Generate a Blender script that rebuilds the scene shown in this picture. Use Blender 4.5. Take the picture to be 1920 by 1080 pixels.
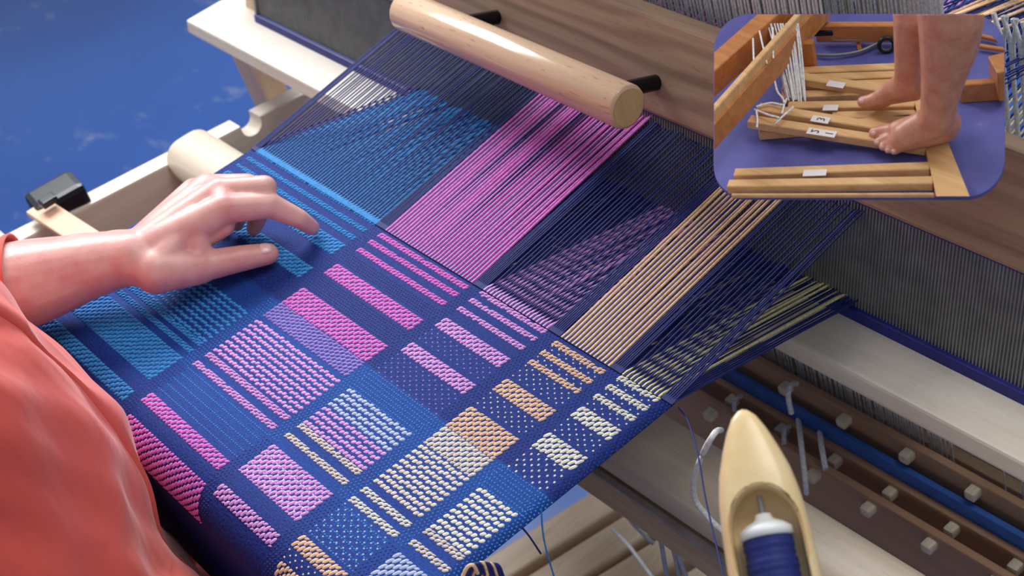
import bpy, bmesh, math, random
import numpy as np
from mathutils import Vector, Matrix
random.seed(7); rng = np.random.default_rng(7)
for o in list(bpy.data.objects): bpy.data.objects.remove(o)
scene = bpy.context.scene
COL = scene.collection
# ------------------------------------------------------------------ camera
# loom frame: x = along the weft, y = along the warp (away from the weaver), z = up, origin at the fell of the cloth
FPX = 3000.0
CAM = np.array([[0.61922728, 0.74610092, -0.24472637],
                [-0.36875355, 0.55148117, 0.74825753],
                [0.69323762, -0.37309776, 0.61661955]])
CPOS = np.array([1.02716002, -0.45542886, 0.77521796])
cd = bpy.data.cameras.new('camera'); cam = bpy.data.objects.new('camera', cd); COL.objects.link(cam)
cd.sensor_width = 36.0; cd.lens = FPX / 1920 * 36.0; cd.clip_start = 0.02; cd.clip_end = 60
mw = Matrix(CAM.T.tolist()).to_4x4(); mw.translation = Vector(CPOS.tolist()); cam.matrix_world = mw
cd.dof.use_dof = True; cd.dof.focus_distance = 1.17; cd.dof.aperture_fstop = 11.0
scene.camera = cam
# ------------------------------------------------------------------ world, light, exposure
w = bpy.data.worlds.new('room_light'); scene.world = w; w.use_nodes = True
bg = w.node_tree.nodes['Background']; bg.inputs[0].default_value = (0.86, 0.92, 1.0, 1); bg.inputs[1].default_value = 0.44
def area(name, loc, target, size, power, color):
    l = bpy.data.lights.new(name, 'AREA'); l.shape = 'RECTANGLE'; l.size = size[0]; l.size_y = size[1]
    l.energy = power; l.color = color
    o = bpy.data.objects.new(name, l); COL.objects.link(o); o.location = loc
    d = Vector(target) - Vector(loc); o.rotation_euler = d.to_track_quat('-Z', 'Y').to_euler(); return o
area('window_daylight', (-1.45, 0.62, 1.35), (0.0, 0.0, 0.0), (1.5, 0.8), 68, (0.97, 0.985, 1.0))
area('overhead_fill', (0.75, 0.75, 2.1), (0.1, -0.1, 0.0), (1.2, 1.2), 24, (1.0, 0.97, 0.93))  # added fill light from above, brightens the shirt and upper faces; no real lamp
vs = scene.view_settings
vs.view_transform = 'Standard'; vs.look = 'None'; vs.gamma = 1; vs.use_curve_mapping = False; vs.exposure = 0.0

# ------------------------------------------------------------------ helpers
def ray(u, v): return CAM.T @ np.array([(u - 960) / FPX, (540 - v) / FPX, -1.0])
def PZ(u, v, z=0.0):
    r = ray(u, v); return CPOS + (z - CPOS[2]) / r[2] * r
def PY(u, v, y):
    r = ray(u, v); return CPOS + (y - CPOS[1]) / r[1] * r
def PX(u, v, x):
    r = ray(u, v); return CPOS + (x - CPOS[0]) / r[0] * r
ROOT = {}
def tag(o, label, cat, group=None, kind=None):
    if label: o['label'] = label
    if cat: o['category'] = cat
    if group: o['group'] = group
    if kind: o['kind'] = kind
    return o
def thing(name, loc, label, cat, group=None):
    e = bpy.data.objects.new(name, None); COL.objects.link(e); e.location = loc; e.empty_display_size = 0.05
    ROOT[e.name] = Vector(loc); e['_base'] = list(loc)
    return tag(e, label, cat, group)
def put(o, parent):
    if parent is not None:
        o.parent = parent
        r = parent
        while r.parent is not None: r = r.parent
        base = Vector(r['_base']) if '_base' in r.keys() else Vector((0, 0, 0))
        if parent.parent is None: o.matrix_parent_inverse = Matrix.Translation(-base)
    return o
def mk(name, verts, faces, mat, parent=None, smooth=False, kind=None):
    me = bpy.data.meshes.new(name); me.from_pydata([tuple(map(float, v)) for v in verts], [], [tuple(f) for f in faces]); me.update()
    if smooth: me.polygons.foreach_set('use_smooth', [True] * len(me.polygons))
    me.materials.append(mat)
    o = bpy.data.objects.new(name, me); COL.objects.link(o); put(o, parent)
    if kind: o['kind'] = kind
    return o
def frombm(name, bm, mat, parent=None, smooth=False, kind=None):
    bmesh.ops.recalc_face_normals(bm, faces=bm.faces)
    me = bpy.data.meshes.new(name); bm.to_mesh(me); bm.free()
    if smooth: me.polygons.foreach_set('use_smooth', [True] * len(me.polygons))
    me.materials.append(mat)
    o = bpy.data.objects.new(name, me); COL.objects.link(o); put(o, parent)
    if kind: o['kind'] = kind
    return o
def npmesh(name, V, F, mat, parent=None, smooth=True, kind=None):
    me = bpy.data.meshes.new(name); nv, nf, k = len(V), len(F), F.shape[1]
    me.vertices.add(nv); me.vertices.foreach_set('co', np.ascontiguousarray(V, dtype=np.float32).ravel())
    me.loops.add(nf * k); me.loops.foreach_set('vertex_index', np.ascontiguousarray(F, dtype=np.int32).ravel())
    me.polygons.add(nf); me.polygons.foreach_set('loop_start', np.arange(0, nf * k, k, dtype=np.int32))
    me.polygons.foreach_set('loop_total', np.full(nf, k, dtype=np.int32))
    me.polygons.foreach_set('use_smooth', np.full(nf, smooth))
    me.update(calc_edges=True); me.validate(); me.materials.append(mat)
    o = bpy.data.objects.new(name, me); COL.objects.link(o); put(o, parent)
    if kind: o['kind'] = kind
    return o
def bar_bm(p0, p1, wid, hei, up=(0, 0, 1), bevel=0.0, seg=2, bm=None):
    """box from p0 to p1 (axis), cross-section wid (side) x hei (up)"""
    p0, p1, up = Vector(p0), Vector(p1), Vector(up)
    d = (p1 - p0).normalized(); s = d.cross(up).normalized(); u = s.cross(d).normalized()
    b = bmesh.new()
    vs_ = []
    for p in (p0, p1):
        for a, c in ((-1, -1), (1, -1), (1, 1), (-1, 1)): vs_.append(b.verts.new(p + s * a * wid / 2 + u * c * hei / 2))
    for f in ((0, 1, 2, 3), (7, 6, 5, 4), (0, 4, 5, 1), (1, 5, 6, 2), (2, 6, 7, 3), (3, 7, 4, 0)): b.faces.new([vs_[i] for i in f])
    if bevel: bmesh.ops.bevel(b, geom=b.edges[:], offset=bevel, segments=seg, profile=0.6, affect='EDGES')
    if bm is not None:
        me = bpy.data.meshes.new('t'); b.to_mesh(me); b.free(); bm.from_mesh(me); bpy.data.meshes.remove(me); return bm
    return b
def bar(name, p0, p1, wid, hei, mat, parent=None, up=(0, 0, 1), bevel=0.003, kind=None):
    return frombm(name, bar_bm(p0, p1, wid, hei, up, bevel), mat, parent, kind=kind)
def prism(name, prof, x0, x1, mat, parent=None, bevel=0.0, smooth=False, xs=None):
    """profile of (y,z) points extruded along x"""
    b = bmesh.new(); n = len(prof)
    A = [b.verts.new((x0, y, z)) for y, z in prof]; B = [b.verts.new((x1, y, z)) for y, z in prof]
    b.faces.new(A); b.faces.new(B[::-1])
    for i in range(n): b.faces.new([A[i], B[i], B[(i + 1) % n], A[(i + 1) % n]])
    if bevel: bmesh.ops.bevel(b, geom=b.edges[:], offset=bevel, segments=2, profile=0.6, affect='EDGES')
    return frombm(name, b, mat, parent, smooth)
def tube_arrays(paths, r, sides=6):
    """paths: list of (k,3) arrays of equal k -> V,F ; r radius or per point array"""
    P = np.array(paths, dtype=float); n, k, _ = P.shape
    T = np.gradient(P, axis=1); T /= np.linalg.norm(T, axis=2, keepdims=True) + 1e-12
    ref = np.where(np.abs(T[..., 2:3]) > 0.9, np.array([1.0, 0, 0]), np.array([0, 0, 1.0]))
    S = np.cross(T, ref); S /= np.linalg.norm(S, axis=2, keepdims=True); U = np.cross(S, T)
    r = np.broadcast_to(np.asarray(r, dtype=float), (n, k))
    a = np.arange(sides) * 2 * math.pi / sides
    V = P[:, :, None, :] + r[:, :, None, None] * (np.cos(a)[None, None, :, None] * S[:, :, None, :] + np.sin(a)[None, None, :, None] * U[:, :, None, :])
    idx = np.arange(n * k * sides).reshape(n, k, sides)
    A = idx[:, :-1, :]; B = idx[:, 1:, :]
    F = np.stack([A, np.roll(A, -1, 2), np.roll(B, -1, 2), B], -1).reshape(-1, 4)
    return V.reshape(-1, 3), F
def smoothpath(pts, n=24):
    P = np.array(pts, dtype=float); k = len(P)
    if k < 3: t = np.linspace(0, 1, n)[:, None]; return P[0] * (1 - t) + P[-1] * t
    out = []; Q = np.vstack([2 * P[0] - P[1], P, 2 * P[-1] - P[-2]])
    for t in np.linspace(0, k - 1 - 1e-9, n):
        i = int(t); f = t - i; a, b, c, d = Q[i], Q[i + 1], Q[i + 2], Q[i + 3]
        out.append(0.5 * (2 * b + (c - a) * f + (2 * a - 5 * b + 4 * c - d) * f * f + (3 * b - a - 3 * c + d) * f ** 3))
    return np.array(out)
def cord(name, pts, r, mat, parent=None, n=28, sides=8, kind=None):
    V, F = tube_arrays([smoothpath(pts, n)], r, sides); return npmesh(name, V, F, mat, parent, True, kind)
def capsule_bm(bm, a, b, ra, rb, flat=None, seg=14):
    """tapered capsule as convex hull of two spheres"""
    t = bmesh.new()
    for p, r in ((a, ra), (b, rb)):
        g = bmesh.ops.create_icosphere(t, subdivisions=3, radius=r)['verts']
        for v in g: v.co = v.co + Vector(p)
    h = bmesh.ops.convex_hull(t, input=t.verts[:])
    junk = [e for e in h['geom_interior'] + h['geom_unused'] if isinstance(e, bmesh.types.BMVert)]
    if junk: bmesh.ops.delete(t, geom=list(set(junk)), context='VERTS')
    me = bpy.data.meshes.new('t'); t.to_mesh(me); t.free(); bm.from_mesh(me); bpy.data.meshes.remove(me)
def remeshed(name, bm, voxel, smooth_it, mat, parent=None, post=None):
    me = bpy.data.meshes.new(name); bm.to_mesh(me); bm.free()
    o = bpy.data.objects.new(name, me); COL.objects.link(o)
    m = o.modifiers.new('r', 'REMESH'); m.mode = 'VOXEL'; m.voxel_size = voxel; m.use_smooth_shade = True
    s = o.modifiers.new('s', 'SMOOTH'); s.factor = 0.5; s.iterations = smooth_it
    dg = bpy.context.evaluated_depsgraph_get(); dg.update()
    me2 = bpy.data.meshes.new_from_object(o.evaluated_get(dg)); o.modifiers.clear(); o.data = me2; me2.name = name
    if post:
        b = bmesh.new(); b.from_mesh(me2); post(b); b.to_mesh(me2); b.free()
    me2.polygons.foreach_set('use_smooth', [True] * len(me2.polygons))
    me2.materials.clear(); me2.materials.append(mat); put(o, parent); bpy.data.meshes.remove(me)
    return o

# ------------------------------------------------------------------ materials
def srgb(r, g, b):
    f = lambda c: (c / 255 / 12.92) if c / 255 <= 0.04045 else ((c / 255 + 0.055) / 1.055) ** 2.4
    return (f(r), f(g), f(b), 1)
class NT:
    def __init__(s, name):
        s.m = bpy.data.materials.new(name); s.m.use_nodes = True; s.t = s.m.node_tree; s.t.nodes.clear()
        s.out = s.n('ShaderNodeOutputMaterial'); s.p = s.n('ShaderNodeBsdfPrincipled'); s.l(s.p.outputs[0], s.out.inputs[0])
    def n(s, t, **k):
        q = s.t.nodes.new(t)
        for a, b in k.items(): setattr(q, a, b)
        return q
    def l(s, a, b): s.t.links.new(a, b)
    def noise(s, vec, scale, detail=3, rough=0.5, dist=0.0):
        q = s.n('ShaderNodeTexNoise'); q.inputs['Scale'].default_value = scale; q.inputs['Detail'].default_value = detail
        q.inputs['Roughness'].default_value = rough; q.inputs['Distortion'].default_value = dist; s.l(vec, q.inputs['Vector']); return q.outputs['Fac']
    def coords(s, scale=(1, 1, 1), rot=(0, 0, 0)):
        c = s.n('ShaderNodeTexCoord'); mp = s.n('ShaderNodeMapping'); mp.inputs['Scale'].default_value = scale; mp.inputs['Rotation'].default_value = rot
        s.l(c.outputs['Object'], mp.inputs['Vector']); return mp.outputs[0]
    def ramp(s, fac, stops, interp='LINEAR'):
        q = s.n('ShaderNodeValToRGB'); q.color_ramp.interpolation = interp; e = q.color_ramp.elements
        while len(e) < len(stops): e.new(0.5)
        for el, (p, c) in zip(e, stops): el.position = p; el.color = c
        s.l(fac, q.inputs[0]); return q.outputs[0]
    def mix(s, fac, a, b, mode='MIX'):
        q = s.n('ShaderNodeMix', data_type='RGBA', blend_type=mode)
        if isinstance(fac, (int, float)): q.inputs[0].default_value = fac
        else: s.l(fac, q.inputs[0])
        for i, v in ((6, a), (7, b)):
            if isinstance(v, tuple): q.inputs[i].default_value = v
            else: s.l(v, q.inputs[i])
        return q.outputs[2]
    def bump(s, h, strength, dist):
        q = s.n('ShaderNodeBump'); q.inputs['Strength'].default_value = strength; q.inputs['Distance'].default_value = dist
        s.l(h, q.inputs['Height']); s.l(q.outputs[0], s.p.inputs['Normal']); return q
    def set(s, **k):
        for a, b in k.items():
            i = s.p.inputs[a.replace('_', ' ')]
            if isinstance(b, (int, float, tuple)): i.default_value = b
            else: s.l(b, i)
def wood(name, dark, light, axis='x', rough=0.42, fleck=0.5, scale=1.0, figure=False):
    t = NT(name); st = {'x': (0.06, 1, 1), 'y': (1, 0.06, 1), 'z': (1, 1, 0.06)}[axis]
    v = t.coords(st); big = t.noise(v, 26 * scale, 4, 0.55, 1.2 if not figure else 3.0)
    fine = t.noise(v, 260 * scale, 3, 0.6)
    c = t.ramp(big, [(0.32, dark), (0.68, light)])
    c = t.mix(0.25, c, t.ramp(fine, [(0.3, dark), (0.7, light)]))
    if figure:
        wv = t.n('ShaderNodeTexWave', wave_type='BANDS', bands_direction='Z'); wv.inputs['Scale'].default_value = 16; wv.inputs['Distortion'].default_value = 9
        wv.inputs['Detail'].default_value = 2; wv.inputs['Detail Scale'].default_value = 0.9; t.l(t.coords((0.22, 1, 1)), wv.inputs['Vector'])
        c = t.mix(0.42, c, t.ramp(wv.outputs['Fac'], [(0.1, dark), (0.8, light)]))
    if fleck:
        fl = t.noise(t.coords(tuple(0.22 if q == 0.06 else 1.6 for q in st)), 330 * scale, 1, 0.4)
        d2 = tuple(q * 0.62 for q in dark[:3]) + (1,)
        c = t.mix(t.ramp(fl, [(0.66, (0, 0, 0, 1)), (0.74, (fleck, fleck, fleck, 1))]), c, d2)
    t.set(Base_Color=c, Roughness=rough); t.p.inputs['Coat Weight'].default_value = 0.15; t.p.inputs['Coat Roughness'].default_value = 0.3
    t.bump(fine, 0.12, 0.0006); return t.m
def plain(name, col, rough=0.5, metal=0.0, var=0.15, scale=60, bump=0.0):
    t = NT(name); f = t.noise(t.coords(), scale, 3)
    d = tuple(q * (1 - var) for q in col[:3]) + (1,); l = tuple(min(1, q * (1 + var)) for q in col[:3]) + (1,)
    t.set(Base_Color=t.ramp(f, [(0.3, d), (0.7, l)]), Roughness=rough, Metallic=metal)
    if bump: t.bump(f, bump, 0.001)
    return t.m
def yarn(name, col, var=0.22, rough=0.62, sheen=0.04):
    t = NT(name); f = t.noise(t.coords(), 420, 2)
    d = tuple(q * (1 - var) for q in col[:3]) + (1,); l = tuple(min(1, q * (1 + var)) for q in col[:3]) + (1,)
    t.set(Base_Color=t.ramp(f, [(0.3, d), (0.7, l)]), Roughness=rough)
    t.p.inputs['Sheen Weight'].default_value = sheen
    wv = t.n('ShaderNodeTexNoise'); wv.inputs['Scale'].default_value = 1600; t.l(t.coords(), wv.inputs['Vector']); t.bump(wv.outputs[0], 0.3, 0.0003)
    return t.m
M = {}
M['wood'] = wood('beech_wood', srgb(188, 158, 124), srgb(226, 203, 172), 'x')
M['wood_y'] = wood('beech_wood_lengthwise', srgb(190, 160, 126), srgb(228, 206, 176), 'y')
M['wood_z'] = wood('beech_wood_upright', srgb(188, 158, 124), srgb(224, 200, 168), 'z')
M['wood_pale'] = wood('pale_lacquered_beech', srgb(214, 202, 184), srgb(238, 230, 218), 'x', 0.38, 0.2)
M['rail'] = wood('pale_rail_beech', srgb(214, 200, 180), srgb(238, 228, 214), 'y', 0.4, 0.2)
M['beam'] = wood('cross_beam_beech', srgb(204, 186, 164), srgb(230, 216, 198), 'x', 0.4, 0.25)
M['wood_fig'] = wood('figured_beech_board', srgb(128, 102, 82), srgb(176, 148, 120), 'x', 0.45, 0.3, figure=True)
M['wood_lamm'] = wood('shaded_beech_lamm', srgb(168, 128, 98), srgb(192, 152, 120), 'x', 0.5, 0.2)  # same beech as the loom, with the shade below the beater coloured in
M['roller'] = wood('lacquered_beech_roller', srgb(200, 164, 132), srgb(228, 198, 166), 'x', 0.16, 0.7)
M['endgrain'] = wood('end_grain', srgb(196, 160, 112), srgb(226, 194, 146), 'z', 0.4, 0.2, 1.2)
M['pear'] = wood('reddish_stick_wood', srgb(214, 164, 132), srgb(236, 194, 164), 'x', 0.45, 0.1)
M['black'] = plain('black_plastic', srgb(16, 22, 32), 0.35)
M['pin'] = plain('black_steel_pin', srgb(12, 14, 16), 0.25, 0.3)
M['peg'] = plain('pale_peg', srgb(222, 208, 184), 0.5)
M['steel'] = plain('reed_steel', srgb(140, 142, 142), 0.4, 0.35)
M['strip'] = plain('silver_strip', srgb(190, 186, 184), 0.4, 0.4)
M['white_cord'] = yarn('white_polyester_cord', srgb(236, 240, 242))
M['grey_cord'] = yarn('grey_cord', srgb(190, 192, 196))
M['tape'] = plain('blue_painted_bar', srgb(52, 104, 190), 0.45)
M['band'] = plain('navy_reed_binding', srgb(24, 34, 120), 0.5)
PAL = dict(navy=srgb(12, 32, 112), blue=srgb(30, 140, 212), pink=srgb(226, 118, 212), purple=srgb(228, 164, 232), peach=srgb(250, 200, 160), yellow=srgb(244, 238, 216),
           azure=srgb(40, 130, 205), lilac=srgb(150, 130, 215), ice=srgb(190, 205, 235), cream=srgb(236, 222, 202))
for k, c in PAL.items(): M[k] = yarn(k + '_yarn', c)
M['gold'] = yarn('straw_yellow_yarn', srgb(246, 228, 168))
# floor: worn blue linoleum
t = NT('blue_linoleum'); v = t.coords(); a = t.noise(v, 1.2, 3); b_ = t.noise(v, 5.5, 5, 0.6, 0.6); sm = t.noise(t.coords((1, 1.6, 1)), 9, 4, 0.65)
c = t.ramp(a, [(0.3, srgb(28, 66, 140)), (0.7, srgb(48, 92, 168))])
c = t.mix(t.ramp(b_, [(0.62, (0, 0, 0, 1)), (0.85, (0.5, 0.5, 0.5, 1))]), c, srgb(96, 130, 190))
c = t.mix(t.ramp(sm, [(0.60, (0, 0, 0, 1)), (0.78, (0.6, 0.6, 0.6, 1))]), c, srgb(150, 160, 170))
t.set(Base_Color=c, Roughness=0.38); M['floor'] = t.m
# cloth ground: navy weave, azure where the light blue weft was thrown
t = NT('navy_ground_weave'); cc = t.n('ShaderNodeTexCoord'); sp = t.n('ShaderNodeSeparateXYZ'); t.l(cc.outputs['Object'], sp.inputs[0])
mr = t.n('ShaderNodeMapRange'); mr.inputs[1].default_value = -0.30; mr.inputs[2].default_value = 0.02; t.l(sp.outputs[1], mr.inputs[0])
P_ = lambda y: (y + 0.30) / 0.32
nv, az, md = srgb(10, 34, 112), srgb(10, 76, 164), srgb(10, 54, 138)
c = t.ramp(mr.outputs[0], [(0.0, nv), (P_(-0.247), nv), (P_(-0.24), md), (P_(-0.21), az), (P_(-0.182), md), (P_(-0.138), az), (P_(-0.114), az), (P_(-0.110), nv)])
f1 = t.noise(t.coords((1, 1, 1)), 900, 2); f2 = t.noise(t.coords((420, 640, 1)), 1.0, 2, 0.6)
c = t.mix(0.55, c, t.ramp(f2, [(0.32, srgb(4, 12, 60)), (0.7, srgb(24, 70, 168))]))
t.set(Base_Color=c, Roughness=0.75); t.bump(f2, 0.6, 0.0012); t.p.inputs['Specular IOR Level'].default_value = 0.25; M['ground'] = t.m
# skin
def skin(name, base, red, pale, scale=1.0):
    t = NT(name); v = t.coords(); a = t.noise(v, 28 * scale, 4, 0.6); b2 = t.noise(v, 420 * scale, 3); c2 = t.noise(v, 90 * scale, 3)
    c = t.ramp(a, [(0.30, red), (0.52, base), (0.78, pale)]); c = t.mix(0.25, c, t.ramp(c2, [(0.3, red), (0.7, pale)]))
    t.set(Base_Color=c, Roughness=0.42); t.p.inputs['Subsurface Weight'].default_value = 0.12
    t.p.inputs['Subsurface Radius'].default_value = (0.010 / scale, 0.004 / scale, 0.002 / scale); t.p.inputs['Subsurface Scale'].default_value = 0.5
    t.bump(b2, 0.25, 0.0005 / scale); return t.m
M['skin'] = skin('forearm_skin', srgb(216, 166, 158), srgb(210, 140, 136), srgb(224, 184, 172))
M['skin_leg'] = skin('leg_skin', srgb(208, 146, 118), srgb(196, 122, 100), srgb(218, 166, 138), 4.0)
M['nail'] = plain('finger_nail', srgb(236, 196, 188), 0.2)
t = NT('coral_shirt_cloth'); v = t.coords(); a = t.noise(v, 9, 3); b2 = t.noise(v, 1100, 2); wr = t.noise(t.coords((1.2, 1, 0.7), (0.5, 0.3, 0.2)), 13, 2, 0.5, 0.9)
t.set(Base_Color=t.ramp(a, [(0.3, srgb(214, 84, 74)), (0.7, srgb(228, 98, 86))]), Roughness=0.85); t.p.inputs['Sheen Weight'].default_value = 0.3
ad = t.n('ShaderNodeMath', operation='ADD'); ml = t.n('ShaderNodeMath', operation='MULTIPLY'); ml.inputs[1].default_value = 0.02; t.l(b2, ml.inputs[0]); t.l(wr, ad.inputs[0]); t.l(ml.outputs[0], ad.inputs[1])
t.bump(ad.outputs[0], 0.5, 0.008); M['shirt'] = t.m
M['trouser'] = plain('dark_red_trouser_cloth', srgb(120, 40, 42), 0.9, 0, 0.2, 40)
M['shuttle'] = wood('shuttle_apple_wood', srgb(226, 192, 136), srgb(243, 220, 174), 'y', 0.25, 0.1)
M['white_plastic'] = plain('white_plastic', srgb(238, 240, 242), 0.35, 0, 0.03)

exec_parts = []
FLOOR = -0.82
# ------------------------------------------------------------------ structure: floor
fl = mk('floor', [(-6, -4, FLOOR), (4, -4, FLOOR), (4, 6, FLOOR), (-6, 6, FLOOR)], [(0, 1, 2, 3)], M['floor']); fl['kind'] = 'structure'

# ------------------------------------------------------------------ the loom
loom = thing('floor_loom', (0.06, 0.2, FLOOR), 'pale beech floor loom carrying the striped cloth', 'loom')
# race board (lower beater rail)
prism('race_board', [(0.134, -0.055), (0.182, -0.0555), (0.205, -0.060), (0.205, -0.0705), (0.130, -0.0705)], -0.63, 1.0, M['wood_pale'], loom, 0.0025)
# beater top board
TILT = math.atan2(0.030, 0.075)
uz = np.array([math.sin(TILT), math.cos(TILT)]); un = np.array([math.cos(TILT), -math.sin(TILT)])  # up the beater, back through the beater (y,z)
b0 = np.array([0.205, 0.037])
prof = [b0, b0 + uz * 0.081, b0 + uz * 0.081 + un * 0.028, b0 + un * 0.028]
prism('beater_top_board', prof, -0.64, 1.0, M['wood_fig'], loom, 0.003)
# beater uprights
for xa in (-0.592, 0.86):
    a = np.array([0.186, -0.075]); b = b0 + uz * 0.10 + un * 0.016
    bar('beater_upright', (xa + 0.03, a[0] + 0.012, a[1]), (xa + 0.03, b[0] + 0.02, b[1]), 0.055, 0.022, M['wood_z'], loom, up=(0, 1, 0))
# reed
rb, rt = np.array([0.183, -0.055]), np.array([0.210, 0.040])
xs = np.arange(-0.535, 0.86, 0.0030)
paths = np.array([[[x, rb[0], rb[1]], [x, rt[0], rt[1]]] for x in xs])
V = []; F = []
hw, hd = 0.00055, 0.0020
quad = [(-hw, -hd), (hw, -hd), (hw, hd), (-hw, hd)]
Pn = np.array([[(p[0] + q[0], p[1] + q[1], p[2]) for p in seg for q in quad] for seg in paths]).reshape(-1, 3)
idx = np.arange(len(Pn)).reshape(-1, 8)
Fn = np.concatenate([np.stack([idx[:, i], idx[:, (i + 1) % 4], idx[:, 4 + (i + 1) % 4], idx[:, 4 + i]], -1) for i in range(4)])
reed = prism('reed', [(0.177, -0.057), (0.190, -0.057), (0.192, -0.047), (0.179, -0.047)], -0.54, 0.86, M['band'], loom, 0.0015)
dents = npmesh('reed_dents', Pn, Fn, M['steel'], reed, False, 'stuff')
prism('reed_top_rib', [(0.206, 0.036), (0.216, 0.034), (0.220, 0.046), (0.210, 0.048)], -0.54, 0.86, M['band'], reed)
bar('reed_end_plate', (-0.538, 0.184, -0.055), (-0.538, 0.212, 0.045), 0.004, 0.01, M['steel'], reed, up=(0, 1, 0), bevel=0)
# handle roller on two pins
hc = np.array([0.158, 0.086]); HR = 0.0185; HX = (-0.143, 0.163)
def lathe_x(name, x0, x1, cy, cz, r, mat, parent, bev=0.003, n=48):
    prof = [(x0, r - bev), (x0 + bev * 0.3, r - bev * 0.3), (x0 + bev, r), (x1 - bev, r), (x1 - bev * 0.3, r - bev * 0.3), (x1, r - bev)]
    V = []; F = []
    for x, rr in prof:
        for k in range(n): a = 2 * math.pi * k / n; V.append((x, cy + rr * math.cos(a), cz + rr * math.sin(a)))
    for i in range(len(prof) - 1):
        for k in range(n): F.append((i * n + k, i * n + (k + 1) % n, (i + 1) * n + (k + 1) % n, (i + 1) * n + k))
    return V, F, n, len(prof)
V, F, n, k = lathe_x('', HX[0], HX[1], hc[0], hc[1], HR, None, None)
F.append(tuple(range(n)))
handle = mk('beater_handle', V, F, M['roller'], loom, True)
me = handle.data
mk('handle_end', [(HX[1] + 0.0002, hc[0] + (HR - 0.003) * math.cos(2 * math.pi * q / n), hc[1] + (HR - 0.003) * math.sin(2 * math.pi * q / n)) for q in range(n)], [tuple(range(n))], M['endgrain'], handle)
for xq in (-0.085, 0.128):
    a = hc + un * 0.010; b = hc + un * 0.062
    V, F = tube_arrays([[(xq, a[0], a[1]), (xq, b[0], b[1])]], 0.0068, 20); npmesh('handle_pin', V, F, M['pin'], handle, True)
# side plank and cross beam, breast beam
def quadbar(name, A, B, mat, parent, bevel=0.003):
    """A,B lists of 4 points each (ends)"""
    b = bmesh.new(); a = [b.verts.new(tuple(p)) for p in A]; c = [b.verts.new(tuple(p)) for p in B]
    b.faces.new(a); b.faces.new(c[::-1])
    for i in range(4): b.faces.new([a[i], c[i], c[(i + 1) % 4], a[(i + 1) % 4]])
    if bevel: bmesh.ops.bevel(b, geom=b.edges[:], offset=bevel, segments=2, profile=0.6, affect='EDGES')
    return frombm(name, b, mat, parent)
za, zb = -0.090, -0.145; ya, yb = -0.30, 0.42
sl = (-0.131 + 0.096) / (0.179 + 0.183)
zt = lambda y: -0.096 + sl * (y + 0.183)
quadbar('side_rail', [(-0.50, ya, zt(ya)), (-0.474, ya, zt(ya)), (-0.474, ya, zt(ya) - 0.11), (-0.50, ya, zt(ya) - 0.11)], [(-0.50, yb, zt(yb)), (-0.474, yb, zt(yb)), (-0.474, yb, zt(yb) - 0.11), (-0.50, yb, zt(yb) - 0.11)], M['rail'], loom)
quadbar('side_rail', [(0.90, ya, zt(ya)), (0.926, ya, zt(ya)), (0.926, ya, zt(ya) - 0.11), (0.90, ya, zt(ya) - 0.11)], [(0.90, yb, zt(yb)), (0.926, yb, zt(yb)), (0.926, yb, zt(yb) - 0.11), (0.90, yb, zt(yb) - 0.11)], M['wood_y'], loom)
rail = [o for o in bpy.data.objects if o.name.startswith('side_rail')][0]
ctr = roundbeam if False else None
b = bmesh.new(); pr = []
for q in range(0, 181, 15): a = math.radians(180 + q); pr.append((0.100 + 0.013 * math.cos(a), zt(0.10) - 0.006 + 0.012 * math.sin(a)))
pr += [(0.113, zt(0.1) + 0.03), (0.087, zt(0.1) + 0.03)]
A_ = [b.verts.new((-0.52, y, z)) for y, z in pr]; B_ = [b.verts.new((-0.45, y, z)) for y, z in pr]; b.faces.new(A_); b.faces.new(B_[::-1])
for i in range(len(pr)): b.faces.new([A_[i], B_[i], B_[(i + 1) % len(pr)], A_[(i + 1) % len(pr)]])
cut = frombm('cut', b, M['rail'])
md = rail.modifiers.new('b', 'BOOLEAN'); md.operation = 'DIFFERENCE'; md.solver = 'EXACT'; md.object = cut
dg = bpy.context.evaluated_depsgraph_get(); dg.update(); me2 = bpy.data.meshes.new_from_object(rail.evaluated_get(dg)); rail.modifiers.clear(); rail.data = me2; bpy.data.objects.remove(cut)
for xq in (-0.51, 0.912):
    for yq in (-0.24, 0.36): bar('loom_leg', (xq, yq, FLOOR), (xq, yq, zt(yq) - 0.1), 0.03, 0.07, M['wood_z'], loom, up=(0, 1, 0))
bar('beater_swing_arm', (-0.585, 0.20, -0.76), (-0.585, 0.175, -0.09), 0.05, 0.03, M['wood_z'], loom, up=(0, 1, 0))
bar('beater_swing_arm', (0.88, 0.20, -0.76), (0.88, 0.175, -0.09), 0.05, 0.03, M['wood_z'], loom, up=(0, 1, 0))
# rounded cross beam under the cloth
def roundbeam(name, yc, zc, hw_, hh_, rad, x0, x1, mat, parent):
    pr = []
    for cx, cz, a0 in ((hw_ - rad, hh_ - rad, 0), (-hw_ + rad, hh_ - rad, 90), (-hw_ + rad, -hh_ + rad, 180), (hw_ - rad, -hh_ + rad, 270)):
        for q in range(0, 91, 15): a = math.radians(a0 + q); pr.append((yc + cx + rad * math.cos(a), zc + cz + rad * math.sin(a)))
    V = [(x0, y, z) for y, z in pr] + [(x1, y, z) for y, z in pr]; n = len(pr)
    F = [(i, (i + 1) % n, n + (i + 1) % n, n + i) for i in range(n)] + [tuple(range(n)), tuple(range(2 * n - 1, n - 1, -1))]
    o = mk(name, V, F, mat, parent); b = bmesh.new(); b.from_mesh(o.data); bmesh.ops.recalc_face_normals(b, faces=b.faces); b.to_mesh(o.data); b.free()
    o.data.polygons.foreach_set('use_smooth', [len(p.vertices) == 4 for p in o.data.polygons]); return o
cb = roundbeam('cross_beam', 0.022, -0.120, 0.030, 0.026, 0.022, -0.474, 0.90, M['beam'], loom)
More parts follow.
